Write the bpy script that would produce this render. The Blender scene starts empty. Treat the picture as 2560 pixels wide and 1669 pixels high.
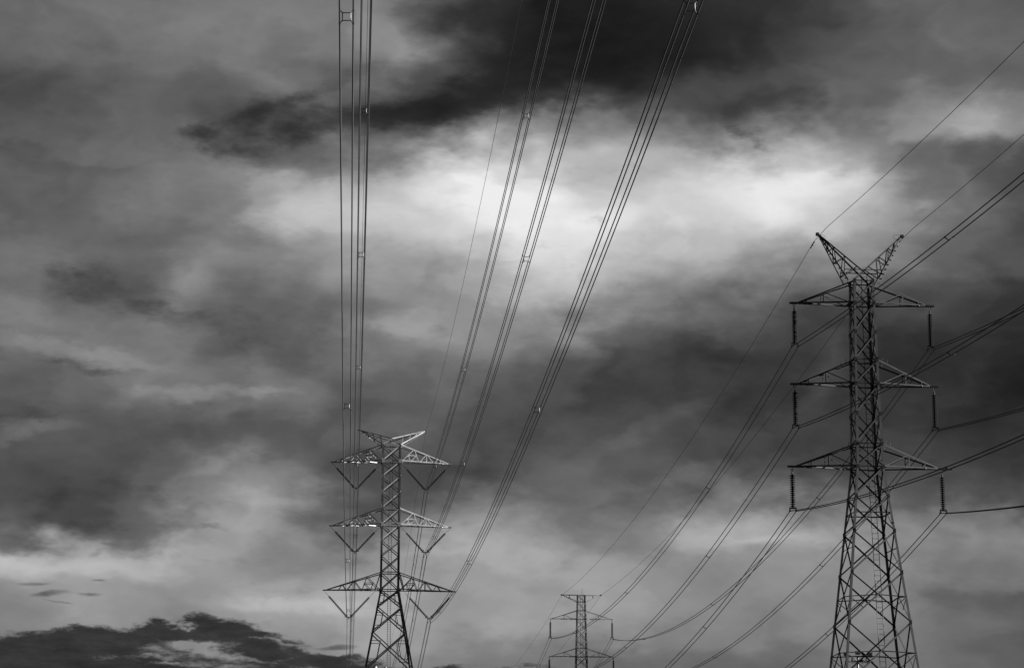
import bpy, math, random
from mathutils import Vector, Matrix
random.seed(7)
R = math.radians
sc = bpy.context.scene
COL = sc.collection

# ------------------------------------------------------------------ camera
F, IW, IH, HORIZON, EYE, ROLL = 5502.0, 2560.0, 1669.0, 2054.0, 1.7, -0.0035
TILT = math.atan((HORIZON - IH / 2) / F)
ct, st = math.cos(TILT), math.sin(TILT)
cr, sr = math.cos(ROLL), math.sin(ROLL)
fwd = Vector((0, ct, st)); up0 = Vector((0, -st, ct)); rt0 = Vector((1, 0, 0))
rt = rt0 * cr - up0 * sr
up = rt0 * sr + up0 * cr
cd = bpy.data.cameras.new('camera')
cd.sensor_width = 36; cd.lens = 36 * F / IW; cd.clip_start = 0.5; cd.clip_end = 20000
cam = bpy.data.objects.new('camera', cd); COL.objects.link(cam)
m = Matrix((rt, up, -fwd)).transposed().to_4x4(); m.translation = (0, 0, EYE)
cam.matrix_world = m
sc.camera = cam

# ------------------------------------------------------------------ light
SUN_AZ, SUN_EL = R(88), R(10)          # azimuth clockwise from the viewing direction
EXPOSURE = 2.6
sc.view_settings.view_transform = 'Standard'
sc.view_settings.look = 'None'
sc.view_settings.exposure = EXPOSURE
sc.view_settings.gamma = 1
sc.view_settings.use_curve_mapping = False
sl = bpy.data.lights.new('sun', 'SUN'); sl.energy = 4.8; sl.angle = R(0.5); sl.color = (1, 1, 1)
sun = bpy.data.objects.new('sun', sl); COL.objects.link(sun)
sdir = Vector((math.sin(SUN_AZ) * math.cos(SUN_EL), math.cos(SUN_AZ) * math.cos(SUN_EL), math.sin(SUN_EL)))
sun.rotation_euler = (-sdir).to_track_quat('-Z', 'Y').to_euler()

# ------------------------------------------------------------------ sky
world = bpy.data.worlds.new('World'); sc.world = world; world.use_nodes = True
NT = world.node_tree; NT.nodes.clear()
def N(t, **kw):
    n = NT.nodes.new(t)
    for k, v in kw.items(): setattr(n, k, v)
    return n
def LK(a, b): NT.links.new(a, b)
def put(sock, v):
    if isinstance(v, (int, float, tuple)): sock.default_value = v
    else: LK(v, sock)
def MA(op, a, b=0.0, c=0.0, clamp=False):
    n = N('ShaderNodeMath', operation=op, use_clamp=clamp)
    put(n.inputs[0], a); put(n.inputs[1], b); put(n.inputs[2], c)
    return n.outputs[0]
def VM(op, a, b=(0., 0., 0.), c=None):
    n = N('ShaderNodeVectorMath', operation=op)
    put(n.inputs[0], a); put(n.inputs[1], b)
    if c is not None: put(n.inputs[2], c)
    return n.outputs['Value'] if op in ('LENGTH', 'DOT_PRODUCT') else n.outputs[0]
def NOISE(vec, scale, detail, rough=.5, dist=0.0):
    n = N('ShaderNodeTexNoise', noise_dimensions='3D')
    LK(vec, n.inputs['Vector']); n.inputs['Scale'].default_value = scale
    n.inputs['Detail'].default_value = detail; n.inputs['Roughness'].default_value = rough
    n.inputs['Distortion'].default_value = dist
    return n
def SMOOTH(v, a, b, x=0.0, y=1.0):
    n = N('ShaderNodeMapRange', interpolation_type='SMOOTHSTEP')
    put(n.inputs[0], v)
    for i, q in enumerate((a, b, x, y)): put(n.inputs[i + 1], q)
    return n.outputs[0]

tc = N('ShaderNodeTexCoord')
D = tc.outputs['Generated']
sx = N('ShaderNodeSeparateXYZ'); LK(D, sx.inputs[0])
az = MA('ARCTAN2', sx.outputs[0], sx.outputs[1])
el = MA('ARCSINE', sx.outputs[2])
KS = F / 1000.0
cb = N('ShaderNodeCombineXYZ')
LK(MA('MULTIPLY', az, KS), cb.inputs[0]); LK(MA('MULTIPLY', MA('SUBTRACT', el, TILT), KS), cb.inputs[1])
CHART = cb.outputs[0]
def sky_at(px, py):                      # place in the sky (azimuth, elevation) of a cloud
    a = (px - IW / 2) / F; b = (IH / 2 - py) / F
    u = a * cr + b * sr; v = -a * sr + b * cr
    d = rt0 * u + fwd + up0 * v; d.normalize()
    return math.atan2(d.x, d.y) * KS, (math.asin(d.z) - TILT) * KS
def centred(n):
    return VM('SUBTRACT', n.outputs['Color'], (.5, .5, .5))
Dflat = VM('MULTIPLY', D, (1., 1., 1.7))
Dtilt_n = N('ShaderNodeMapping', vector_type='POINT')
LK(D, Dtilt_n.inputs[0]); Dtilt_n.inputs['Rotation'].default_value = (0, R(-14), 0); Dtilt_n.inputs['Scale'].default_value = (1, 1, 2.1)
DT = Dtilt_n.outputs[0]
w1 = centred(NOISE(Dflat, 13, 2.0, .5))
w2 = centred(NOISE(DT, 26, 4.0, .54))
P1 = VM('MULTIPLY_ADD', w1, (.07, .05, 0.), CHART)
P = VM('MULTIPLY_ADD', w2, (.36, .20, 0.), P1)
w3 = centred(NOISE(DT, 55, 6.0, .6))
P2 = VM('MULTIPLY_ADD', w3, (.16, .08, 0.), CHART)
P3 = VM('MULTIPLY_ADD', w3, (.05, .012, 0.), CHART)
S = 1 / .9297
def field(blobs, pos):
    acc = None; pos0 = pos
    for i_, b in enumerate(blobs):
        if i_ and i_ % 6 == 0: pos = VM('ADD', pos0, MA('MULTIPLY', acc, 1e-9))   # keeps the evaluation sequential
        x, y, rx, ry, ang, amp = b
        cx, cy = sky_at(x * S, y * S)
        n = N('ShaderNodeMapping', vector_type='TEXTURE')
        LK(pos, n.inputs[0])
        n.inputs['Location'].default_value = (cx, cy, 0); n.inputs['Rotation'].default_value = (0, 0, R(ang))
        n.inputs['Scale'].default_value = (rx * S / 1000, ry * S / 1000, 1)
        ln = VM('LENGTH', n.outputs[0])
        g = N('ShaderNodeMapRange', interpolation_type='SMOOTHERSTEP')
        LK(ln, g.inputs[0])
        for i, q in enumerate((2.0, 0.0, 0.0, 1.0)): g.inputs[i + 1].default_value = q
        g = MA('MULTIPLY', g.outputs[0], amp); acc = g if acc is None else MA('ADD', acc, g)
    return acc
# brightness of the cloud decks over the part of the sky in view, as products of curves in azimuth and elevation
CHX = [-2.2, -1.9, -1.6, -1.36, -1.266, -1.172, -1.079, -0.985, -0.891, -0.797, -0.703, -0.61, -0.516, -0.422, -0.328, -0.234, -0.141, -0.047, 0.047, 0.141, 0.234, 0.328, 0.422, 0.516, 0.61, 0.703, 0.797, 0.891, 0.985, 1.079, 1.172, 1.266, 1.36, 1.6, 1.9, 2.2]
CHY = [-1.8, -1.45, -1.15, -0.9, -0.818, -0.736, -0.655, -0.573, -0.491, -0.409, -0.327, -0.245, -0.164, -0.082, 0.0, 0.082, 0.164, 0.245, 0.327, 0.409, 0.491, 0.573, 0.655, 0.736, 0.818, 0.9, 1.15, 1.45, 1.8]
SKY_X = [
 [0.0, -0.0, -0.024, -0.087, -0.088, -0.079, -0.079, -0.099, -0.125, -0.165, -0.189, -0.243, -0.299, -0.302, -0.344, -0.374, -0.455, -0.538, -0.559, -0.535, -0.479, -0.436, -0.416, -0.405, -0.414, -0.393, -0.357, -0.283, -0.222, -0.11, -0.063, -0.022, -0.005, 0.0, 0.0, -0.0],
 [0.0, 0.002, 0.041, 0.118, 0.133, 0.143, 0.145, 0.147, 0.149, 0.135, 0.122, 0.11, 0.104, 0.131, 0.169, 0.116, 0.04, -0.023, -0.045, -0.093, -0.11, -0.102, -0.077, -0.075, -0.094, -0.064, -0.05, -0.031, -0.001, -0.008, -0.017, -0.03, -0.033, -0.013, -0.001, -0.0],
 [0.0, 0.0, 0.011, 0.04, 0.05, 0.049, 0.049, 0.056, 0.039, 0.036, 0.025, -0.011, -0.026, -0.03, -0.049, -0.072, -0.045, -0.054, -0.075, -0.062, -0.019, -0.005, -0.008, 0.01, 0.047, 0.078, 0.081, 0.091, 0.108, 0.148, 0.171, 0.208, 0.204, 0.073, 0.003, 0.0],
 [0.0, -0.0, -0.021, -0.078, -0.088, -0.101, -0.089, -0.07, -0.045, 0.016, 0.065, 0.109, 0.107, 0.051, 0.068, 0.029, -0.016, -0.035, -0.074, -0.095, -0.077, -0.051, -0.004, 0.037, 0.056, 0.053, 0.056, 0.046, 0.028, 0.001, 0.007, -0.007, -0.015, -0.005, -0.0, 0.0],
 [-0.0, -0.0, 0.002, 0.01, 0.015, 0.003, -0.006, 0.034, 0.053, 0.094, 0.115, 0.093, 0.02, -0.088, -0.123, -0.098, -0.048, -0.023, 0.01, 0.03, 0.007, 0.001, 0.02, 0.054, 0.04, 0.014, -0.005, -0.025, -0.01, -0.007, -0.052, -0.043, -0.03, -0.011, -0.001, -0.0],
 [0.0, 0.002, 0.031, 0.078, 0.075, 0.059, 0.036, 0.013, -0.02, -0.052, -0.038, -0.071, -0.047, -0.009, 0.001, 0.048, -0.004, -0.05, -0.081, -0.08, -0.041, -0.024, 0.062, 0.12, 0.153, 0.097, 0.017, 0.001, -0.037, -0.095, -0.076, -0.031, -0.01, 0.001, 0.001, 0.0],
 [0.0, 0.0, 0.01, 0.026, 0.027, -0.007, -0.034, -0.051, -0.028, 0.026, 0.029, -0.009, -0.003, -0.005, 0.042, 0.028, -0.034, -0.028, 0.009, 0.033, 0.011, -0.009, 0.012, 0.046, 0.012, -0.028, -0.071, -0.054, 0.015, 0.018, 0.017, 0.02, 0.026, 0.009, 0.0, -0.0],
 [0.0, 0.0, -0.003, -0.009, -0.009, 0.021, 0.039, 0.008, -0.007, -0.031, -0.012, 0.021, 0.035, 0.053, 0.021, -0.032, -0.073, -0.066, -0.046, 0.013, 0.078, 0.059, 0.018, -0.013, -0.003, -0.017, -0.014, 0.027, 0.037, -0.012, -0.031, -0.017, -0.0, 0.002, 0.0, -0.0]]
SKY_Y = [
 [-0.0, -0.004, -0.086, -0.234, -0.258, -0.467, -0.538, -0.555, -0.418, -0.058, 0.129, 0.172, 0.15, 0.115, -0.057, -0.266, -0.581, -0.852, -1.0, -0.773, -0.317, 0.08, 0.212, 0.207, 0.23, 0.219, 0.08, 0.004, 0.0],
 [0.0, 0.012, 0.251, 0.679, 0.726, 0.743, 0.847, 1.0, -0.187, -0.042, 0.067, 0.088, 0.473, 0.574, 0.531, 0.007, -0.085, -0.239, -0.176, -0.267, -0.487, -0.136, 0.597, 0.93, 0.91, 0.848, 0.29, 0.013, 0.0],
 [0.0, 0.003, 0.067, 0.19, 0.198, 0.051, 0.086, 0.765, 0.632, -0.222, -0.57, -0.795, -0.891, -0.943, -1.0, -0.989, -0.394, -0.462, -0.157, -0.229, 0.458, 0.175, 0.196, 0.11, 0.196, 0.179, 0.058, 0.003, 0.0],
 [-0.0, -0.003, -0.066, -0.18, -0.199, -0.168, -0.194, -1.0, 0.75, 0.639, 0.24, 0.091, 0.131, -0.117, -0.522, -0.452, -0.117, 0.377, 0.826, 0.471, -0.638, 0.073, 0.664, 0.636, 0.578, 0.56, 0.217, 0.011, 0.0],
 [0.0, 0.002, 0.046, 0.121, 0.124, 0.152, 0.293, 0.303, 0.634, 1.0, 0.712, -0.06, 0.457, 0.101, -0.252, -0.107, -0.044, -0.516, -0.135, -0.214, -0.31, 0.326, -0.383, -0.53, -0.252, -0.244, -0.093, -0.005, -0.0],
 [-0.0, -0.002, -0.027, -0.075, -0.077, -0.106, 0.086, 0.25, 0.003, -0.114, -0.24, 0.069, -0.187, -0.018, 0.076, -0.299, -0.172, 0.045, 0.051, 0.067, -1.0, -0.665, -0.097, -0.165, -0.228, -0.211, -0.068, -0.003, -0.0],
 [0.0, 0.001, 0.027, 0.08, 0.07, -0.099, -0.309, 0.005, 0.307, 0.487, 0.072, -0.161, -0.425, -0.942, 0.202, 0.892, 1.0, 0.199, -0.35, -0.798, -0.311, -0.472, 0.107, 0.189, 0.188, 0.176, 0.061, 0.003, 0.0],
 [-0.0, -0.001, -0.022, -0.05, -0.054, 0.165, 0.63, -0.2, -1.0, 0.046, 0.323, 0.152, -0.147, -0.242, -0.657, -0.399, 0.339, 0.515, 0.057, -0.423, -0.223, 0.247, -0.312, -0.295, 0.217, 0.208, 0.079, 0.004, 0.0]]
def curve(val, xs, ys):
    x0, x1 = xs[0], xs[-1]; y0, y1 = min(ys), max(ys); sp = max(y1 - y0, 1e-4)
    u = MA('MULTIPLY_ADD', val, 1 / (x1 - x0), -x0 / (x1 - x0), clamp=True)
    n = N('ShaderNodeFloatCurve'); c = n.mapping.curves[0]
    for i, (x, y) in enumerate(zip(xs, ys)):
        px_, py_ = (x - x0) / (x1 - x0), (y - y0) / sp
        if i == 0: p = c.points[0]; p.location = (px_, py_)
        elif i == len(xs) - 1: p = c.points[len(c.points) - 1]; p.location = (px_, py_)
        else: p = c.points.new(px_, py_)
        p.handle_type = 'AUTO'
    n.mapping.update(); LK(u, n.inputs[1])
    return MA('MULTIPLY_ADD', n.outputs[0], sp, y0)
def decks(pos):
    q = N('ShaderNodeSeparateXYZ'); LK(pos, q.inputs[0]); acc = None
    for a_, b_ in zip(SKY_X, SKY_Y):
        t = MA('MULTIPLY', curve(q.outputs[0], CHX, a_), curve(q.outputs[1], CHY, b_))
        acc = t if acc is None else MA('ADD', acc, t)
    return acc
WISP = [  # thin pale streaks
 (430, 914, 130, 13, 3, .075), (620, 908, 70, 10, 2, .06), (40, 1010, 60, 14, 18, .08), (120, 985, 60, 10, 0, .05),
 (1480, 1005, 150, 18, 27, .035), (620, 1160, 110, 22, -10, .07), (500, 1075, 90, 20, 25, .06), (690, 1412, 170, 14, -2, .07),
 (440, 660, 70, 40, 10, .07), (230, 500, 330, 170, 0, .035), (300, 90, 400, 90, 0, .02), (150, 812, 220, 14, -8, .07), (1800, 430, 210, 85, -6, .07), (1180, 480, 330, 70, 4, .035), (1880, 345, 150, 26, -24, .05), (2290, 285, 90, 26, -12, .08), (1000, 360, 100, 22, -24, .08), (1120, 330, 60, 30, 30, .07)]
SCUD = [  # ragged dark scud against the lit gap
 (640, 285, 180, 44, 14, .36), (670, 322, 80, 34, -12, .34), (540, 345, 120, 30, -8, .32), (690, 225, 130, 20, 24, .28), (820, 285, 130, 26, 2, .30), (450, 310, 60, 16, 10, .25),
 (930, 268, 130, 28, 8, .40), (1060, 235, 140, 42, 16, .44), (1190, 170, 170, 66, 22, .50), (1060, 50, 60, 60, -30, .36), (1330, 80, 190, 100, 0, .7), (1580, 70, 190, 90, 0, .6), (1640, 150, 140, 30, -10, .36),
 (1740, 318, 70, 12, -28, .4), (140, 650, 80, 40, -10, .27), (260, 690, 110, 36, -16, .27), (400, 728, 120, 28, -12, .24), (600, 760, 120, 30, -10, .2),
 (90, 835, 170, 9, -4, .28), (60, 965, 130, 10, 6, .28), (230, 860, 120, 8, 4, .2), (330, 1140, 160, 20, -14, .25), (150, 1215, 170, 16, 0, .3), (480, 1225, 90, 7, -10, .22)]
FLECK = [(78, 1356, 46, 5, 0, .7), (112, 1378, 40, 7, 8, .85), (204, 1379, 34, 5, 0, .75), (140, 1397, 34, 3, -8, .55), (228, 1282, 36, 10, 34, .45), (232, 1349, 20, 3, 0, .6), (260, 1262, 60, 5, -8, .35), (790, 1502, 44, 6, 0, .7), (740, 1508, 50, 5, 0, .5), (320, 1250, 60, 5, -10, .3), (1090, 1545, 60, 5, 0, .5)]
LOW = [   # the low cumulus bank on the horizon at the left
 (90, 1510, 300, 34, 3, 1.0), (330, 1474, 190, 19, 3, .62), (530, 1464, 90, 18, -5, .66), (600, 1500, 150, 18, -10, .70), (770, 1548, 250, 22, -5, .95),
 (1050, 1564, 210, 13, 0, .75), (80, 1555, 420, 32, 0, 1.0), (385, 1466, 60, 10, 4, .45), (480, 1438, 46, 8, 0, .40), (640, 1480, 70, 8, -12, .45)]
GAPS = [(450, 1502, 100, 9, -14, .34), (415, 1458, 20, 9, 40, .45), (200, 1530, 150, 6, 3, .5), (640, 1528, 90, 5, 0, .4), (330, 1538, 110, 5, 0, .4), (560, 1482, 90, 4, -6, .3)]
n_a = NOISE(DT, 15, 5.0, .5).outputs[0]
n_b = NOISE(DT, 62, 6.0, .6).outputs[0]
n_c = NOISE(VM('MULTIPLY', D, (1., 1., 3.6)), 44, 8.0, .70).outputs[0]
soft = MA('ADD', decks(P), field(WISP, P2))
away = SMOOTH(VM('LENGTH', VM('MULTIPLY', CHART, (.68, .95, 0.))), 1.0, 1.9)      # the same broken cloud goes on over the rest of the sky
n_big = NOISE(DT, 5.5, 4.0, .5).outputs[0]
soft = MA('ADD', soft, MA('MULTIPLY', away, MA('MULTIPLY', MA('SUBTRACT', n_big, .5), 1.0)))
lum = MA('ADD', soft, .36)
lum = MA('MULTIPLY_ADD', MA('SUBTRACT', n_a, .5), .15, lum)
lum = MA('MULTIPLY_ADD', MA('SUBTRACT', n_b, .5), .05, lum)
n_r = MA('ABSOLUTE', MA('SUBTRACT', NOISE(P, 3.2, 3.0, .5).outputs[0], .5))
lum = MA('MULTIPLY_ADD', MA('SUBTRACT', n_r, .1), -.22, lum)
sf = field(SCUD, P2)
sk = MA('ADD', sf, MA('MULTIPLY', MA('SUBTRACT', n_a, .5), .5))
sk = MA('ADD', sk, MA('MULTIPLY', MA('SUBTRACT', n_b, .5), 1.1))
smask = MA('MULTIPLY', SMOOTH(sk, .08, 1.0), .78)
scud_lum = MA('MULTIPLY_ADD', MA('SUBTRACT', n_b, .5), .12, .115)
mx = N('ShaderNodeMix'); LK(smask, mx.inputs[0]); LK(lum, mx.inputs[2]); LK(scud_lum, mx.inputs[3])
lum = mx.outputs[0]
fk = MA('ADD', field(FLECK, P3), MA('MULTIPLY', MA('SUBTRACT', n_c, .5), .9))
fmask = MA('MULTIPLY', SMOOTH(fk, .25, 1.05), .6)
lf = field(LOW, P2)
lw = MA('SUBTRACT', lf, field(GAPS, P2))
lw = MA('ADD', lw, MA('MULTIPLY', MA('MULTIPLY', MA('SUBTRACT', n_c, .5), 2.3), MA('MULTIPLY', lf, 2.2, clamp=True)))
lmask = MA('MULTIPLY', SMOOTH(lw, .10, .84), .95)
lmask = MA('MAXIMUM', lmask, fmask)
low_lum = MA('MULTIPLY_ADD', MA('SUBTRACT', n_c, .5), -.26, .19)
mx = N('ShaderNodeMix'); LK(lmask, mx.inputs[0]); LK(lum, mx.inputs[2]); LK(low_lum, mx.inputs[3])
lum = MA('MAXIMUM', MA('MINIMUM', mx.outputs[0], .93), .06)
lin = MA('MULTIPLY', MA('POWER', lum, 2.25), 1 / (2 ** EXPOSURE) / .1)
sky = N('ShaderNodeTexSky', sky_type='NISHITA'); sky.sun_disc = False
sky.sun_elevation = SUN_EL; sky.sun_rotation = SUN_AZ
bw = N('ShaderNodeRGBToBW'); LK(sky.outputs[0], bw.inputs[0])
mx = N('ShaderNodeMix'); mx.inputs[0].default_value = .996; LK(bw.outputs[0], mx.inputs[2]); LK(lin, mx.inputs[3])
bg = N('ShaderNodeBackground'); bg.inputs['Strength'].default_value = .1
LK(mx.outputs[0], bg.inputs['Color'])
wo = N('ShaderNodeOutputWorld'); LK(bg.outputs[0], wo.inputs['Surface'])
sc.cycles.use_adaptive_sampling = True; sc.cycles.adaptive_threshold = .004; sc.cycles.adaptive_min_samples = 64
sc.cycles.max_bounces = 4; sc.cycles.diffuse_bounces = 2; sc.cycles.glossy_bounces = 2
world.cycles.sampling_method = 'MANUAL'; world.cycles.sample_map_resolution = 512

# ------------------------------------------------------------------ materials
def material(name, base, rough, metal=0.0, vary=.25, scale=3.0, spec=.5):
    mt = bpy.data.materials.new(name); mt.use_nodes = True
    t = mt.node_tree; b = t.nodes['Principled BSDF']
    c = t.nodes.new('ShaderNodeTexCoord'); n = t.nodes.new('ShaderNodeTexNoise')
    n.inputs['Scale'].default_value = scale; n.inputs['Detail'].default_value = 5
    t.links.new(c.outputs['Object'], n.inputs['Vector'])
    mr = t.nodes.new('ShaderNodeMapRange')
    mr.inputs[1].default_value = .3; mr.inputs[2].default_value = .7
    mr.inputs[3].default_value = base * (1 - vary); mr.inputs[4].default_value = base * (1 + vary)
    t.links.new(n.outputs[0], mr.inputs[0])
    cc = t.nodes.new('ShaderNodeCombineColor')
    for i in range(3): t.links.new(mr.outputs[0], cc.inputs[i])
    t.links.new(cc.outputs[0], b.inputs['Base Color'])
    b.inputs['Roughness'].default_value = rough; b.inputs['Metallic'].default_value = metal
    b.inputs['Specular IOR Level'].default_value = spec
    return mt
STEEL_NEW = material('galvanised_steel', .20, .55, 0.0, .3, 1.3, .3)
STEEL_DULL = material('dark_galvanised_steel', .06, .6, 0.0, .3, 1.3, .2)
STEEL_MID = material('grey_steel', .06, .6, 0.0, .3, 2.0, .25)
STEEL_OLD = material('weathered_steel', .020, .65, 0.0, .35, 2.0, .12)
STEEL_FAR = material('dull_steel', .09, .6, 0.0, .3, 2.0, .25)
CABLE = material('aluminium_cable', .012, .6, 0.0, .2, .5, .2)
PORCELAIN = material('brown_porcelain', .007, .6, 0.0, .2, 3.0, .03)
ALU = material('cast_aluminium', .045, .5, 0.0, .2, 6.0, .4)
LAMP = material('painted_lamp_housing', .03, .35, 0.0, .2, 6.0, .5)
GLASS = material('lamp_glass', .09, .1, 0.0, .05, 6.0, .6)
GRASS = material('dry_grass_ground', .04, .95, 0.0, .5, .05, .1)
CONCRETE = material('concrete', .3, .9, 0.0, .2, 2.0, .2)

# ------------------------------------------------------------------ mesh helpers
class MB:
    def __init__(self): self.v = []; self.f = []
    def add(self, vs, fs):
        o = len(self.v); self.v += [tuple(q) for q in vs]; self.f += [tuple(i + o for i in q) for q in fs]
    def loft(self, rings, closed=True):
        n = len(rings[0]); vs = [p for r in rings for p in r]; fs = []
        for k in range(len(rings) - 1):
            for i in range(n):
                j = (i + 1) % n
                fs.append((k * n + i, k * n + j, (k + 1) * n + j, (k + 1) * n + i))
        if closed:
            fs.append(tuple(reversed(range(n)))); fs.append(tuple(range((len(rings) - 1) * n, len(rings) * n)))
        self.add(vs, fs)
    def angle(self, p0, p1, a, b, w, t=None, centre=True):
        """L-section bar: one flange lies along a, the other stands out along b"""
        p0, p1, a, b = map(Vector, (p0, p1, a, b))
        ax = (p1 - p0).normalized(); a = (a - ax * a.dot(ax)).normalized()
        b = b - ax * b.dot(ax); b = (b - a * b.dot(a)).normalized()
        t = t or max(.008, w * .13); s = -w / 2 if centre else 0
        pts = [(0, 0), (w, 0), (w, t), (t, t), (t, w), (0, w)]
        if a.cross(b).dot(ax) < 0: pts.reverse()
        self.loft([[p + a * (x + s) + b * y for x, y in pts] for p in (p0, p1)])
    def box(self, c, h, ux=(1, 0, 0), uy=(0, 1, 0), uz=(0, 0, 1)):
        c, ux, uy, uz = map(Vector, (c, ux, uy, uz)); vs = []
        for z in (-1, 1):
            for x, y in ((-1, -1), (1, -1), (1, 1), (-1, 1)):
                vs.append(c + ux * (h[0] * x) + uy * (h[1] * y) + uz * (h[2] * z))
        self.add(vs, [(3, 2, 1, 0), (4, 5, 6, 7), (0, 1, 5, 4), (1, 2, 6, 5), (2, 3, 7, 6), (3, 0, 4, 7)])
    def tube(self, pts, r, n=6):
        pts = [Vector(p) for p in pts]; rings = []
        for i, p in enumerate(pts):
            d = (pts[min(i + 1, len(pts) - 1)] - pts[max(i - 1, 0)]).normalized()
            u = d.cross(Vector((0, 0, 1)))
            if u.length < 1e-3: u = Vector((1, 0, 0))
            u.normalize(); v = u.cross(d)
            rr = r[i] if isinstance(r, (list, tuple)) else r
            rings.append([p + (u * math.cos(k * 2 * math.pi / n) + v * math.sin(k * 2 * math.pi / n)) * rr for k in range(n)])
        self.loft(rings)
    def lathe(self, prof, n=12):
        self.loft([[(r * math.cos(k * 2 * math.pi / n), r * math.sin(k * 2 * math.pi / n), z) for k in range(n)] for r, z in prof])
    def mesh(self, name, mat, smooth=False):
        me = bpy.data.meshes.new(name); me.from_pydata(self.v, [], self.f)
        me.materials.append(mat); me.validate()
        if smooth: me.polygons.foreach_set('use_smooth', [True] * len(me.polygons))
        return me
    def build(self, name, mat, parent=None, smooth=False):
        return link(name, self.mesh(name, mat, smooth), parent)
def link(name, data, parent=None, loc=None, mat=None):
    o = bpy.data.objects.new(name, data); COL.objects.link(o)
    if parent: o.parent = parent
    if mat is not None: o.matrix_local = mat
    elif loc is not None: o.location = loc
    return o
def thing(name, label, cat, group=None, loc=(0, 0, 0), rz=0.0):
    o = bpy.data.objects.new(name, None); COL.objects.link(o)
    o.empty_display_size = .5; o.location = loc; o.rotation_euler = (0, 0, rz)
    return tag(o, label, cat, group)
def tag(o, label, cat, group=None):
    o['label'] = label; o['category'] = cat
    if group: o['group'] = group
    return o
def bar(name, p0, p1, a, b, w, mat, parent, roll=0.0):
    p0, p1 = Vector(p0), Vector(p1)
    if roll:
        q = Matrix.Rotation(roll, 3, (p1 - p0).normalized()); a = q @ Vector(a); b = q @ Vector(b)
    k = MB(); k.angle(p0, p1, a, b, w); return k.build(name, mat, parent)

# ------------------------------------------------------------------ ground
g = MB(); g.loft([[(6000 * math.cos(k * math.pi / 24), 6000 * math.sin(k * math.pi / 24), z) for k in range(48)] for z in (-1.0, 0.0)])
o = g.build('ground', GRASS); o['kind'] = 'structure'

def shade_hill_h(x, y):
    """wooded rise far to the right, behind whose crest the low sun stands for the ground around the left pylon"""
    def s(t): t = min(max(t, 0), 1); return t * t * (3 - 2 * t)
    along = s((y - 165) / 85) * s((410 - y) / 115)
    cross = s((x - 170) / 130) * s((560 - x) / 200)
    return 91.5 * along * cross * (1 + .006 * math.sin(y * .11 + x * .05))
g = MB(); nx, ny = 40, 60
for j in range(ny + 1):
    for i in range(nx + 1):
        x, y = 165 + 400 * i / nx, 160 + 260 * j / ny; g.v.append((x, y, shade_hill_h(x, y) - .3))
for j in range(ny):
    for i in range(nx):
        q = j * (nx + 1) + i; g.f.append((q, q + 1, q + nx + 2, q + nx + 1))
o = g.build('added_shade_hill', GRASS, None, True); o['kind'] = 'structure'  # out of view, added to keep the low sun off the lower left pylon

# ------------------------------------------------------------------ lattice towers
def width_at(prof, z):
    for (z1, h1), (z0, h0) in zip(prof, prof[1:]):
        if z >= z0: return h0 + (h1 - h0) * (z - z0) / (z1 - z0)
    return prof[-1][1]
FACES = (('front', (0, -1, 0)), ('back', (0, 1, 0)), ('left', (-1, 0, 0)), ('right', (1, 0, 0)))
def corners(nrm, h):
    """left and right corner of a face seen from outside"""
    if nrm[1] < 0: return (-h, -h), (h, -h)
    if nrm[1] > 0: return (h, h), (-h, h)
    if nrm[0] < 0: return (-h, h), (-h, -h)
    return (h, -h), (h, h)
def shaft(T, prof, levels, mat, wl, wb, roll, legmat=None):
    """four legs and crossed bracing, panel by panel"""
    zt = prof[0][0]
    for sx_ in (-1, 1):
        for sy_ in (-1, 1):
            k = MB(); rings = []
            t = wl * .12; pts = [(0, 0), (wl, 0), (wl, t), (t, t), (t, wl), (0, wl)]
            if sx_ * sy_ < 0: pts = pts[::-1]
            for z, h in reversed(prof):
                rings.append([(sx_ * (h - x), sy_ * (h - y), z) for x, y in pts])
            k.loft(rings); k.build('leg', legmat or mat, T)
            f = MB(); h0 = prof[-1][1]; f.box((sx_ * h0, sy_ * h0, .15), (.45, .45, .25)); f.build('footing', CONCRETE, T)
    for z1, z0 in zip(levels, levels[1:]):
        h1, h0 = width_at(prof, z1), width_at(prof, z0)
        for _, nr in FACES:
            n = Vector(nr); (l1, r1), (l0, r0) = corners(nr, h1), corners(nr, h0)
            ins = n * -.01
            A1, B1 = Vector((*l1, z1)) + ins, Vector((*r1, z1)) + ins
            A0, B0 = Vector((*l0, z0)) + ins, Vector((*r0, z0)) + ins
            wbb = wb * (1.0 if z0 > prof[1][0] - .1 else 1.25)
            for p, q, off in ((A0, B1, 0.0), (B0, A1, wbb * .16 + .004)):
                ax = (q - p).normalized(); inp = n.cross(ax)
                if inp.z > 0: inp = -inp
                ofs = n * -off
                # every bar is rolled a little so that its flat looks slightly downward
                sg = 1 if ax.cross(n).dot(inp) > 0 else -1
                bar('brace', p + ofs, q + ofs, inp, -n, wbb, mat, T, roll * sg)
def belt(T, prof, z, w, mat, faces=FACES):
    h = width_at(prof, z)
    for _, nr in faces:
        (l, r) = corners(nr, h); n = Vector(nr)
        bar('strut', Vector((*l, z)) - n * .02, Vector((*r, z)) - n * .02, (0, 0, -1), -n, w, mat, T)
def gusset(T, x, y, z, hx, hz, mat):
    s = -1 if y < 0 else 1
    k = MB(); k.box((x, y + s * .012, z), (hx, .008, hz)); k.build('gusset_plate', mat, T)
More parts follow.
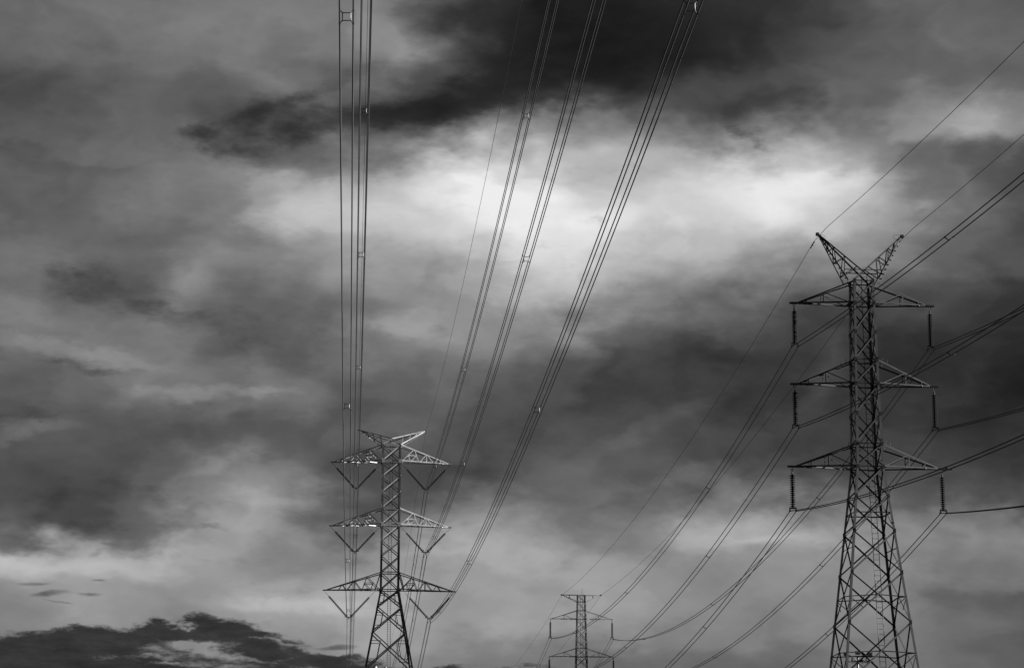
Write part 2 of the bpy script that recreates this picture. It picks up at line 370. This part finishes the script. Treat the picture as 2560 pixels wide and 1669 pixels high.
def crossarm(T, sgn, prof, ztop, zbot, tipx, tipz, wch, wbr, mat, nodes, detail=True, tip=.25):
    """a pyramid bracket: two bottom chords and two top chords meeting at the tip"""
    ht, hb = width_at(prof, ztop), width_at(prof, zbot)
    tipw = .10
    k = MB(); chords = {}
    for sy_ in (-1, 1):
        bt = (Vector((sgn * hb, sy_ * hb, zbot)), Vector((sgn * (tipx - tip), sy_ * tipw, tipz)))
        tp = (Vector((sgn * ht, sy_ * ht, ztop)), Vector((sgn * (tipx - tip), sy_ * tipw, tipz + wch * .9)))
        chords[sy_] = (bt, tp)
        k.angle(bt[0], bt[1], (0, 0, 1), (0, -sy_, 0), wch, centre=False)
        k.angle(tp[0], tp[1], (0, 0, -1), (0, -sy_, 0), wch, centre=False)
    k.box((sgn * (tipx - tip * .5), 0, tipz + wch * .5), (tip * .72, tipw + .03, wch * .55))
    arm = k.build('crossarm', mat, T)
    def pt(ch, x):
        p, q = ch; t = (sgn * x - p.x) / (q.x - p.x) if False else (x - abs(p.x)) / (abs(q.x) - abs(p.x))
        return p + (q - p) * t
    for sy_ in (-1, 1):
        bt, tp = chords[sy_]; n = Vector((sgn * .17, sy_, 0)).normalized(); inn = n * -.012
        for kind, xa, xb in nodes:
            # 'v' post, 'd' from bottom xa to top xb, 'h' level bar between two diagonals
            if kind == 'h':
                a = pt(bt, xa[0]) * .5 + pt(tp, xa[1]) * .5; b = pt(bt, xb[0]) * .5 + pt(tp, xb[1]) * .5
            elif kind == 'm':
                a = pt(bt, xa); b = pt(bt, xb[0]) * .5 + pt(tp, xb[1]) * .5
            else:
                a = pt(bt, xa); b = pt(tp, xb)
            ax = (b - a).normalized(); ip = n.cross(ax)
            bar('brace', a + inn, b + inn, ip, -n, wbr, mat, arm)
    xs = [hb] + sorted({q[1] for q in nodes if q[0] == 'd'}) + [tipx - tip - .2]
    xs = sorted({round(v, 2) for v in xs}); s = -1
    for xa, xb in zip(xs, xs[1:]):                     # zigzag in the bottom plane
        a = pt(chords[s][0], xa); b = pt(chords[-s][0], xb)
        bar('brace', a + Vector((0, 0, -.012)), b + Vector((0, 0, -.012)), (0, 1, 0), (0, 0, 1), wbr, mat, arm)
        c_, d_ = pt(chords[-1][0], xb), pt(chords[1][0], xb)
        if (c_ - d_).length > .35: bar('brace', c_ + Vector((0, 0, -.02)), d_ + Vector((0, 0, -.02)), (1, 0, 0), (0, 0, 1), wbr, mat, arm)
        s = -s
    return arm
def horn(T, sgn, tip, uppers, lowers, nodes, wch, wbr, mat, name='earth_wire_peak'):
    k = MB(); tip = Vector(tip); ch = {}
    for sy_ in (-1, 1):
        u = Vector((uppers[0], sy_ * uppers[1], uppers[2])); l = Vector((lowers[0], sy_ * lowers[1], lowers[2]))
        tp = tip + Vector((0, sy_ * .05, 0))
        ch[sy_] = (u, l, tp)
        k.angle(u, tp, (0, 0, -1), (0, -sy_, 0), wch); k.angle(l, tp, (0, 0, 1), (0, -sy_, 0), wch)
    k.box(tip + Vector((sgn * .05, 0, 0)), (.1, .09, .1))
    H = k.build(name, mat, T)
    for sy_ in (-1, 1):
        u, l, tp = ch[sy_]; n = Vector((0, sy_, 0))
        for ta, tb in nodes:
            a = u + (tp - u) * ta; b = l + (tp - l) * tb
            bar('brace', a, b, n.cross((b - a).normalized()), -n, wbr, mat, H)
    for ta, tb in nodes:
        for j, t in ((0, ta), (1, tb)):
            a = ch[-1][j] + (ch[-1][2] - ch[-1][j]) * t; b = ch[1][j] + (ch[1][2] - ch[1][j]) * t
            if (a - b).length > .2: bar('brace', a, b, (1, 0, 0), (0, 0, 1), wbr * .9, mat, H)
    return H
def ladder(T, prof, z0, z1, half, pitch, rr, mat, x=0.0):
    k = MB()
    zs = [z0] + [z for z, _ in reversed(prof) if z0 < z < z1] + [z1]
    yy = lambda z: -width_at(prof, min(z, prof[0][0])) + .10
    for s in (-1, 1):
        for za, zb in zip(zs, zs[1:]): k.box(((x + s * half), (yy(za) + yy(zb)) / 2, (za + zb) / 2), (.012, rr, 0)) if False else k.tube([(x + s * half, yy(za), za), (x + s * half, yy(zb), zb)], rr, 4)
    L = k.build('ladder', mat, T)
    r = MB(); r.tube([(-half, 0, 0), (half, 0, 0)], rr * .62, 4); rm = r.mesh('rung', mat)
    n = int((z1 - z0) / pitch)
    for i in range(min(n, 290)):
        z = z1 - (i + .5) * pitch
        link('rung', rm, L, (x, yy(z), z))
    return L

# ---- the quad-bundle pylon at the left
AX, AY, AYAW = -15.618, 283.0, .089
TA = thing('transmission_pylon', 'tall galvanised lattice pylon with V insulators and short spread peaks, left of centre', 'pylon', None, (AX, AY, 0), AYAW)
profA = [(49.5, 1.2), (30.7, 1.22), (0, 6.75)]
levA = [49.5, 47.32, 45.34, 43.3, 41.2, 39.06, 37.05, 35.05, 32.92, 30.7, 28.5, 25.28, 20.6, 14.6, 7.5, .6]
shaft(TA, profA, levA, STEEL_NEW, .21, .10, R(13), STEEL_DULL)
for z in (49.5, 47.32, 41.2, 39.06, 32.92, 30.7): belt(TA, profA, z, .12, STEEL_NEW)
for z in (20.6, 7.5): belt(TA, profA, z, .13, STEEL_NEW)
for z1, z0 in ((30.7, 28.5), (28.5, 25.28), (25.28, 20.6), (20.6, 14.6)):      # small triangles stiffening the wide panels
    h1, h0 = width_at(profA, z1), width_at(profA, z0); zm = (z1 + z0) / 2; hm = width_at(profA, zm)
    for _, nr in FACES:
        n = Vector(nr)
        (a1, b1), (a0, b0), (am, bm) = corners(nr, h1), corners(nr, h0), corners(nr, hm)
        X = Vector((0, 0, zm)) + n * hm
        for top, mid, bot in ((a1, am, a0), (b1, bm, b0)):
            top, mid, bot = Vector((*top, z1)), Vector((*mid, zm)), Vector((*bot, z0))
            q1, q0 = top.lerp(X, .5), bot.lerp(X, .5); ml, mh = mid.lerp(bot, .5), mid.lerp(top, .5)
            for p, q in ((mh, q1), (ml, q0), (q1, q0)) if z1 > 21 else ((mid, q1), (mid, q0)):
                ax = (q - p).normalized(); bar('brace', p - n * .03, q - n * .03, n.cross(ax), -n, .075, STEEL_NEW, TA)
for z in (47.32, 39.06, 30.7):
    for sx_ in (-1, 1):
        for sy_ in (-1, 1): gusset(TA, sx_ * 1.08, sy_ * 1.21, z, .2, .26, STEEL_NEW)
nodesA = [('d', 1.35, 2.92), ('d', 3.55, 2.92), ('h', (1.35, 2.92), (3.55, 2.92)), ('m', 2.45, ((1.35), 2.92)), ('m', 2.45, (3.55, 2.92)),
          ('v', 4.56, 4.56), ('d', 3.62, 4.56), ('d', 5.5, 4.56), ('d', 5.56, 6.05), ('d', 6.6, 6.05)]
for zt, zb, tx, tz in ((49.5, 47.32, 7.813, 47.12), (41.2, 39.06, 7.852, 38.84), (32.92, 30.7, 8.492, 30.56)):
    for s in (-1, 1): crossarm(TA, s, profA, zt, zb, tx, tz, .12, .08, STEEL_NEW, nodesA)
for s in (-1, 1):                                                       # knee struts under the lowest arms
    for sy_ in (-1, 1):
        bar('strut', (s * 1.22, sy_ * 1.24, 32.85), (s * 1.86, sy_ * 1.1, 30.68), (s, 0, 0), (0, -sy_, 0), .13, STEEL_NEW, TA)
    horn(TA, s, (s * 4.42, 0, 51.5), (0, 1.15, 50.22), (s * 1.22, 1.2, 49.5), [(.33, 0.02), (.33, .32), (.55, .32), (.55, .55), (.75, .55), (.75, .76)], .11, .065, STEEL_NEW)
    for sy_ in (-1, 1):
        bar('strut', (s * 1.2, sy_ * 1.2, 49.5), (0, sy_ * 1.17, 50.22), (0, 0, 1), (0, -sy_, 0), .1, STEEL_NEW, TA)
ladder(TA, profA, 3.0, 50.0, .2, .3, .026, STEEL_NEW, -.06)

# ---- the near twin-bundle pylon at the right
BX, BY, BYAW = 22.701, 139.0, .085
TB = thing('transmission_pylon', 'near dark lattice pylon with tall V shaped peaks at the right', 'pylon', None, (BX, BY, 0), BYAW)
profB = [(36.0, .67), (23.82, .885), (0, 3.55)]
levB = [36.0, 34.53, 32.6, 30.78, 29.2, 27.25, 25.3, 23.82, 21.9, 19.67, 17.03, 13.9, 9.9, 5.2, .5]
shaft(TB, profB, levB, STEEL_OLD, .145, .068, R(10), STEEL_MID)
for z in (36.0, 34.53, 30.78, 29.2, 25.3, 23.82, 20.85): belt(TB, profB, z, .065, STEEL_OLD)
for z1, z0 in ((17.03, 13.9), (13.9, 9.9), (9.9, 5.2)):                 # level bars from the crossings out to the legs
    zm = z0 + (z1 - z0) * width_at(profB, z0) / (width_at(profB, z0) + width_at(profB, z1)); zl = zm - .12
    hm = width_at(profB, zm); hl = width_at(profB, zl)
    for _, nr in FACES:
        n = Vector(nr); (a, b) = corners(nr, hl); X = Vector((0, 0, zm)) + n * (hm - .03)
        for e in (a, b):
            e = Vector((*e, zl)) - n * .03; bar('strut', X, e, (0, 0, -1), -n, .06, STEEL_OLD, TB)
            lo = Vector((e.x, e.y, 0)); q = Vector((*(corners(nr, width_at(profB, z0))[0 if e is a else 1]), z0))
            bar('brace', e, X.lerp(Vector((e.x * 1.0, e.y, z0)) , .5), n.cross((X - e).normalized()), -n, .045, STEEL_OLD, TB)
for z1, z0 in ((19.67, 17.03),):
    for nr in ((-1, 0, 0), (1, 0, 0)):
        n = Vector(nr); z = 18.6; (a, b) = corners(nr, width_at(profB, z)); a, b = Vector((*a, z)), Vector((*b, z))
        bar('strut', a, b, (0, 0, -1), -n, .05, STEEL_OLD, TB)
for z in levB[:12]:
    for sx_ in (-1, 1):
        h = width_at(profB, z)
        for sy_ in (-1, 1): gusset(TB, sx_ * (h - .07), sy_ * h, z, .1, .13, STEEL_OLD)
nodesB = [('v', 2.62, 2.62), ('d', .95, 2.62), ('d', 3.7, 3.7)]
ARMB = ((36.0, 34.53, 4.678, 34.5), (30.78, 29.2, 4.757, 29.16), (25.3, 23.82, 5.066, 23.81))
pegm = MB(); pegm.tube([(0, 0, 0), (0, 0, .28)], .014, 5); pegm = pegm.mesh('peg', STEEL_OLD)
for zt, zb, tx, tz in ARMB:
    for s in (-1, 1):
        arm = crossarm(TB, s, profB, zt, zb, tx, tz, .085, .055, STEEL_OLD, nodesB, tip=.36)
        h = width_at(profB, zt)
        for q, sy_ in ((1.05, -1), (1.35, -1), (1.35, 1)):
            t = (q - h) / (tx - .36 - h); link('step_bolt', pegm, arm, (s * q, sy_ * (h + (.1 - h) * t), zt + (tz - zt) * t))
bolt = MB(); bolt.box((0, 0, 0), (.045, .04, .04)); bolt.tube([(-.09, 0, -.02), (.02, 0, 0)], .016, 5); bolt = bolt.mesh('step_bolt', CABLE)
for s in (-1, 1):
    tip = (s * 2.757, 0, 39.18)
    H = horn(TB, s, tip, (-s * .66, .67, 36.03), (s * 1.02, .64, 36.02), [(.30, .13), (.52, .13), (.52, .40), (.72, .40), (.72, .64), (.86, .64)], .085, .05, STEEL_OLD)
    for i in range(9):
        t = .05 + i * .105
        p = Vector((s * 1.02, -.64, 36.02)).lerp(Vector(tip), t)
        link('step_bolt', bolt, H, p + Vector((s * .05, 0, -.03)))
k = MB()                                                                # tie between the two peaks
for sy_ in (-1, 1):
    k.angle((-1.25, sy_ * .55, 36.75), (1.25, sy_ * .55, 36.75), (0, 0, -1), (0, -sy_, 0), .05)
k.build('strut', STEEL_OLD, TB)
ladder(TB, profB, 3.0, 36.4, .185, .335, .02, STEEL_OLD, .05)

# ---- the small far pylon of the same line
CX, CY, CYAW = 10.008, 315.0, .085
TC = thing('transmission_pylon', 'small far lattice pylon with a flat top at the lower middle', 'pylon', None, (CX, CY, 0), CYAW)
profC = [(33.35, .575), (24.65, .80), (18.0, 1.0), (0, 3.2)]
levC = [33.35, 32.42, 31.2, 29.95, 28.46, 26.97, 25.86, 24.65, 23.2, 21.6, 20.4, 19.2, 16.8, 13.5, 9.2, 4.6, .5]
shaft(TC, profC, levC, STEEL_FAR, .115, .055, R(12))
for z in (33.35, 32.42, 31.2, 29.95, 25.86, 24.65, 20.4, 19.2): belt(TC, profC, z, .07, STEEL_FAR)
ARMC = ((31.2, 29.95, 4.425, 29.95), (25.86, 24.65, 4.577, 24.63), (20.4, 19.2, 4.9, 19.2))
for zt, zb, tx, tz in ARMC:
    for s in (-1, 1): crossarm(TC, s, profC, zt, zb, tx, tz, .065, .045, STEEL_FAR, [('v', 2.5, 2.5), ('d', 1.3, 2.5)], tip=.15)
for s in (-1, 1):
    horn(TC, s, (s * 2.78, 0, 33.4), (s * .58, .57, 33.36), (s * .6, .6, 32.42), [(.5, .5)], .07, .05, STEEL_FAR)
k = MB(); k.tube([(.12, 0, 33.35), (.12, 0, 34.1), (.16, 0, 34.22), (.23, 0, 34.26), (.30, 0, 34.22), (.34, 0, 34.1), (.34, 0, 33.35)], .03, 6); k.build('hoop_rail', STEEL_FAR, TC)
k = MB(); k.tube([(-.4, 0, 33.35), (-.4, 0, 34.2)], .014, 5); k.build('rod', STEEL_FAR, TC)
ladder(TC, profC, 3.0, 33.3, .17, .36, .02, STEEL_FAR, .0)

# ------------------------------------------------------------------ insulators
def frame_of(o): return Matrix.Translation(o.location) @ Matrix.Rotation(o.rotation_euler.z, 4, 'Z')
MAT_A, MAT_B, MAT_C = frame_of(TA), frame_of(TB), frame_of(TC)
NAMES = {'T': 'top', 'M': 'middle', 'B': 'lowest'}
SIDE = {-1: 'left', 1: 'right'}
def disc_mesh(r, h):
    k = MB(); k.lathe([(.03, h * .5), (.06, h * .42), (.065, h * .22), (r * .6, h * .14), (r, -h * .12), (r * .98, -h * .28), (r * .5, -h * .2), (.05, -h * .26), (.04, -h * .5)], 12)
    return k.mesh('disc', PORCELAIN, True)
discA, discB = disc_mesh(.165, .15), disc_mesh(.175, .132)
def align(p, d):
    return Matrix.Translation(p) @ Vector(d).normalized().to_track_quat('-Z', 'Y').to_matrix().to_4x4()
# V strings
YA = {'T': (4.523, 43.86, 47.12, 7.813, 47.32), 'M': (4.533, 35.62, 38.84, 7.852, 39.06), 'B': (5.143, 27.2, 30.56, 8.492, 30.7)}
BUN = .205
for lv, (px, pz, tz, tx, zb) in YA.items():
    for s in (-1, 1):
        V = thing('suspension_insulator', 'dark V shaped pair of insulator strings under the %s %s arm of the left pylon' % (NAMES[lv], SIDE[s]), 'insulator', 'V insulators of the left pylon',
                  (MAT_A @ Vector((s * px, 0, pz))), AYAW)
        ix = 1.42 if lv != 'B' else 1.95
        for a in (Vector((s * (tx - px - .12), 0, tz - .02 - pz)), Vector((s * (ix - px), 0, zb - .25 - pz))):
            e = Vector((math.copysign(.24, a.x), 0, .05)); d = (e - a); L = d.length; d.normalize()
            k = MB(); k.tube([a, a + d * .9], .022, 5); k.tube([a + d * .9, e], .055, 6)
            S_ = k.build('string_rod', PORCELAIN, V)
            n = 22; q = (L - 1.05) / n
            for i in range(n): link('disc', discA, S_, mat=align(a + d * (.95 + (i + .5) * q), d))
            k = MB()                                                     # arcing ring and horns at the live end
            u = d.cross(Vector((0, 1, 0)))
            ring = [e - d * .18 + u * (.24 * math.cos(t)) + Vector((0, .24 * math.sin(t), 0)) for t in [j * math.pi / 6 for j in range(13)]]
            k.tube(ring, .022, 5); k.tube([e - d * .18 - u * .24, e, e - d * .18 + u * .24], .02, 5)
            k.build('arcing_ring', STEEL_OLD, V)
        k = MB(); k.box((0, 0, .02), (.34, .02, .05)); k.box((0, 0, -.12), (.06, .02, .14)); k.build('yoke_plate', STEEL_OLD, V)
        for cx in (-1, 1):
            for dz in (-1, 1):
                c = Vector((cx * BUN, 0, -.4 + dz * BUN)); k = MB(); k.box(c + Vector((0, 0, .03)), (.03, .17, .05)); k.tube([c + Vector((0, 0, .05)), (cx * .18, 0, 0)], .016, 5)
                k.build('clamp', STEEL_OLD, V)
# straight strings on the two twin-bundle pylons
YB = {'T': (4.477, 31.77, 34.47), 'M': (4.556, 26.45, 29.13), 'B': (4.865, 21.11, 23.78)}
YC = {'T': (4.425, 27.32, 29.93), 'M': (4.577, 22.0, 24.61), 'B': (4.9, 16.6, 19.18)}
for T, MT, Y, yaw, who, near in (('B', MAT_B, YB, BYAW, 'near right', True), ('C', MAT_C, YC, CYAW, 'small far', False)):
    for lv, (px, pz, tz) in Y.items():
        for s in (-1, 1):
            I = thing('suspension_insulator', 'dark straight insulator string hanging from the %s %s arm of the %s pylon' % (NAMES[lv], SIDE[s], who), 'insulator',
                      'straight insulators of the %s pylon' % who, MT @ Vector((s * px, 0, pz)), yaw)
            h = tz - pz
            k = MB(); k.tube([(-.085, 0, h + .02), (0, 0, h - .28)], .024, 5); k.tube([(.085, 0, h + .02), (0, 0, h - .28)], .024, 5); k.tube([(0, 0, h - .25), (0, 0, h - .45)], .045, 6)
            k.build('shackle', STEEL_OLD, I)
            n = 15; q = (h - .45 - .14) / n
            k = MB(); k.tube([(0, 0, h - .42), (0, 0, .1)], .065, 8); S_ = k.build('string_rod', PORCELAIN, I)
            for i in range(n): link('disc', discB, S_, (0, 0, h - .45 - (i + .5) * q))
            k = MB(); k.box((0, 0, .07), (.2, .02, .05)); k.build('yoke_plate', STEEL_OLD, I)
            for cx in (-1, 1):
                k = MB(); k.box((cx * .2, 0, 0), (.035, .03, .12)); k.box((cx * .2, 0, -.1), (.035, .16, .04)); k.build('clamp', STEEL_OLD, I)

# ------------------------------------------------------------------ conductors
def line_pts(origin, d0, d1, n, fn): return [fn(d0 + (d1 - d0) * i / n) for i in range(n + 1)]
WIRE_A, WIRE_B, EARTH_A, EARTH_B = .025, .028, .015, .0165
def quad_spacer(parent, c, ux, uz, ud):
    k = MB(); r = BUN; q = r * .62
    cs = [ux * (a * q) + uz * (b * q) + c for a, b in ((-1, -1), (1, -1), (1, 1), (-1, 1))]
    for i in range(4): k.tube([cs[i], (cs[i] + cs[(i + 1) % 4]) / 2 * .97 + c * .03, cs[(i + 1) % 4]], .016, 5)
    for i, (a, b) in enumerate(((-1, -1), (1, -1), (1, 1), (-1, 1))):
        e = c + ux * (a * r) + uz * (b * r); k.tube([cs[i], e], .019, 5); k.box(e, (.028, .05, .028), ux, ud, uz)
    k.build('spacer', ALU, parent)
BA = .0715
for lv, (px, pz, *_r) in YA.items():
    for s in (-1, 1):
        o0 = MAT_A @ Vector((s * px, 0, pz - .4))
        def fn(d):
            if d >= 0: return o0 + Vector((BA * d, -d, -.0619 * d + .000254 * d * d))
            d = -d; return o0 + Vector((-.0735 * d, d, -.105 * d + .00029 * d * d))
        W = thing('conductor_bundle', 'four cable bundle held by the %s %s insulator of the left pylon' % (NAMES[lv], SIDE[s]), 'power line', 'quad bundles of the left pylon', o0)
        base = line_pts(o0, -330, 0, 50, fn)[:-1] + line_pts(o0, 0, 330, 90, fn)
        for cx in (-1, 1):
            for dz in (-1, 1):
                k = MB(); k.tube([p - o0 + Vector((cx * BUN, 0, dz * BUN)) for p in base], WIRE_A, 6); k.build('cable', CABLE, W, True)
        for d in (-250, -182, -115, -46, 32, 97, 166, 219.6 if s < 0 else 221.2, 280):
            p = fn(d); dv = (fn(d + 1) - fn(d - 1)).normalized()
            quad_spacer(W, p - o0, Vector((1, 0, 0)), Vector((0, 0, 1)), dv)
def earth(o0, fn, d0, d1, r, label, dampers):
    W = thing('earth_wire', label, 'earth wire', 'earth wires', o0)
    k = MB(); k.tube([fn(d0 + (d1 - d0) * i / 140) - o0 for i in range(141)], r, 5); k.build('cable', CABLE, W, True)
    for d in dampers:
        p = fn(d) - o0; dv = (fn(d + .1) - fn(d - .1)).normalized(); k = MB()
        q = p + Vector((0, 0, -.09)); k.tube([p, q], .02, 5); k.tube([q - dv * .2, q + dv * .2], .014, 5)
        k.tube([q - dv * .27, q - dv * .17], .04, 6); k.tube([q + dv * .17, q + dv * .27], .04, 6); k.build('damper', STEEL_OLD, W)
    return W
for s in (-1, 1):
    o0 = MAT_A @ Vector((s * 4.42, 0, 51.42))
    def fnE(d, o0=o0):
        if d >= 0: return o0 + Vector((BA * d, -d, -.0684 * d + .000288 * d * d))
        d = -d; return o0 + Vector((-.0735 * d, d, -.087 * d + .00018 * d * d))
    earth(o0, fnE, -330, 330, EARTH_A, 'thin single earth wire on the %s peak of the left pylon' % SIDE[s], ())
SAG = {'TL': 4.6, 'ML': 4.85, 'BL': 5.2, 'TR': 5.7, 'MR': 5.78, 'BR': 5.91}
FRONT = {'TL': (.088, .0005), 'ML': (.105, .00073), 'BL': (.110, .00075), 'TR': (.110, .0006), 'MR': (.121, .0006), 'BR': (.123, .0006)}
def twin_spacer(parent, c, ux, ud):
    k = MB(); pts = []
    for i in range(9):
        t = i / 8 * 2 - 1; pts.append(c + ux * (t * .2) + Vector((0, 0, -.13 * (1 - t * t))))
    k.tube(pts, .028, 6)
    for s in (-1, 1): k.tube([c + ux * (s * .2) - ud * .09, c + ux * (s * .2) + ud * .09], .04, 6)
    k.build('spacer', STEEL_OLD, parent)
for lv in 'TMB':
    for s in (-1, 1):
        key = lv + ('L' if s < 0 else 'R')
        b0 = MAT_B @ Vector((s * YB[lv][0], 0, YB[lv][1] - .12)); c0 = MAT_C @ Vector((s * YC[lv][0], 0, YC[lv][1] - .12))
        mf, qf = FRONT[key]; sg = SAG[key]
        def fn(t):
            if t < 0: d = -t; return b0 + Vector((.072 * d, -d, -mf * d + qf * d * d))
            if t <= 1:
                p = b0.lerp(c0, t); p.z -= 4 * sg * t * (1 - t); return p
            d = t - 1; return c0 + Vector((-.068 * d, d, -.125 * d + .0005 * d * d))
        W = thing('conductor_bundle', 'twin cable held by the %s %s insulator of the near right pylon' % (NAMES[lv], SIDE[s]), 'power line', 'twin bundles of the right line', b0)
        ts = [-180 + 180 * i / 60 for i in range(60)] + [i / 60 for i in range(60)] + [1 + 240 * i / 40 for i in range(41)]
        base = [fn(t) for t in ts]
        ux = Vector((math.cos(.08), math.sin(.08), 0))
        for cx in (-1, 1):
            k = MB(); k.tube([p - b0 + ux * (cx * .2) for p in base], WIRE_B, 6); k.build('cable', CABLE, W, True)
        for t in (-150, -94, -36.8, .2, .5, .805, 41, 100, 160):
            p = fn(t); e = .002 if 0 <= t <= 1 else .5; dv = (fn(t + e) - fn(t - e)).normalized()
            twin_spacer(W, p - b0, ux, dv)
for s in (-1, 1):
    b0 = MAT_B @ Vector((s * 2.80, 0, 39.12)); c0 = MAT_C @ Vector((s * 2.78, 0, 33.36))
    mf, sg = (.083, 2.75) if s < 0 else (.063, 2.5)
    L = (c0 - b0).length
    def fnE(d, b0=b0, c0=c0, mf=mf, sg=sg, L=L):
        if d < 0: d = -d; return b0 + Vector((.072 * d, -d, -mf * d + .0004 * d * d))
        if d <= L:
            t = d / L; p = b0.lerp(c0, t); p.z -= 4 * sg * t * (1 - t); return p
        d -= L; return c0 + Vector((-.07 * d, d, -.062 * d + .00025 * d * d))
    W = earth(b0, fnE, -180, L + 220, EARTH_B, 'thin single earth wire on the %s peak of the near right pylon' % SIDE[s], (1.3, 1.9) if s < 0 else ())
    k = MB(); q = Vector((-s * .0 + .25, 0, -.12)) if s < 0 else Vector((-.32, 0, .02))
    k.tube([q + Vector((.24 * math.cos(t), 0, .15 * math.sin(t))) for t in [j * math.pi / 8 for j in range(17)]], .009, 5); k.build('jumper_loop', CABLE, W)

# ------------------------------------------------------------------ floodlight masts
def mast(loc, h, rz, label):
    M = thing('floodlight_mast', label, 'floodlight mast', 'floodlight masts', loc, rz)
    k = MB(); k.tube([(0, 0, 0), (0, 0, h)], [.17, .075], 10); k.build('pole', LAMP, M)
    k = MB(); k.box((0, 0, 0), (.35, .35, .06)); k.build('base_plate', CONCRETE, M)
    for z in (h - .42, h): k = MB(); k.tube([(-1.05, 0, z), (1.2, 0, z)], .035, 6); k.build('rail', LAMP, M)
    for x in (-1.0, 1.15): k = MB(); k.tube([(x, 0, h - .42), (x, 0, h)], .025, 6); k.build('upright', LAMP, M)
    for i, (x, z, t, yw) in enumerate(((-.98, .16, -.5, .5), (-.02, .30, .1, -.3), (.55, .22, -.3, .7), (1.05, .2, .4, -.6), (-.35, -.28, .2, .2), (.35, -.30, -.2, .9), (.85, -.25, .3, 0), (1.12, -.3, -.4, .4))):
        q = Matrix.Translation((x, -.1, h + z - .05)) @ Matrix.Rotation(yw, 4, 'Z') @ Matrix.Rotation(R(-50) + t * .5, 4, 'X')
        k = MB(); k.loft([[(a * .20 * w, -.02 + y, b * .15 * w) for a, b in ((-1, -1), (1, -1), (1, 1), (-1, 1))] for y, w in ((-.10, 1.0), (.0, .95), (.10, .5), (.14, .3))])
        k.tube([(-.2, 0, 0), (-.2, .18, -.1), (.2, .18, -.1), (.2, 0, 0)], .015, 5)
        L = link('floodlight', k.mesh('floodlight', LAMP), M, mat=q)
        k = MB(); k.box((0, -.125, 0), (.175, .006, .125)); k.build('lens', GLASS, L)
        k = MB(); k.box((0, .06, .14), (.15, .07, .012)); k.build('visor', LAMP, L)
mast((27.35, 175.0, 0), 14.55, .25, 'dark floodlight rack on a pole seen through the legs of the near right pylon')
mast((-12.2, 200.0, 0), 14.95, -.4, 'floodlight rack just rising from the bottom edge beneath the left pylon')
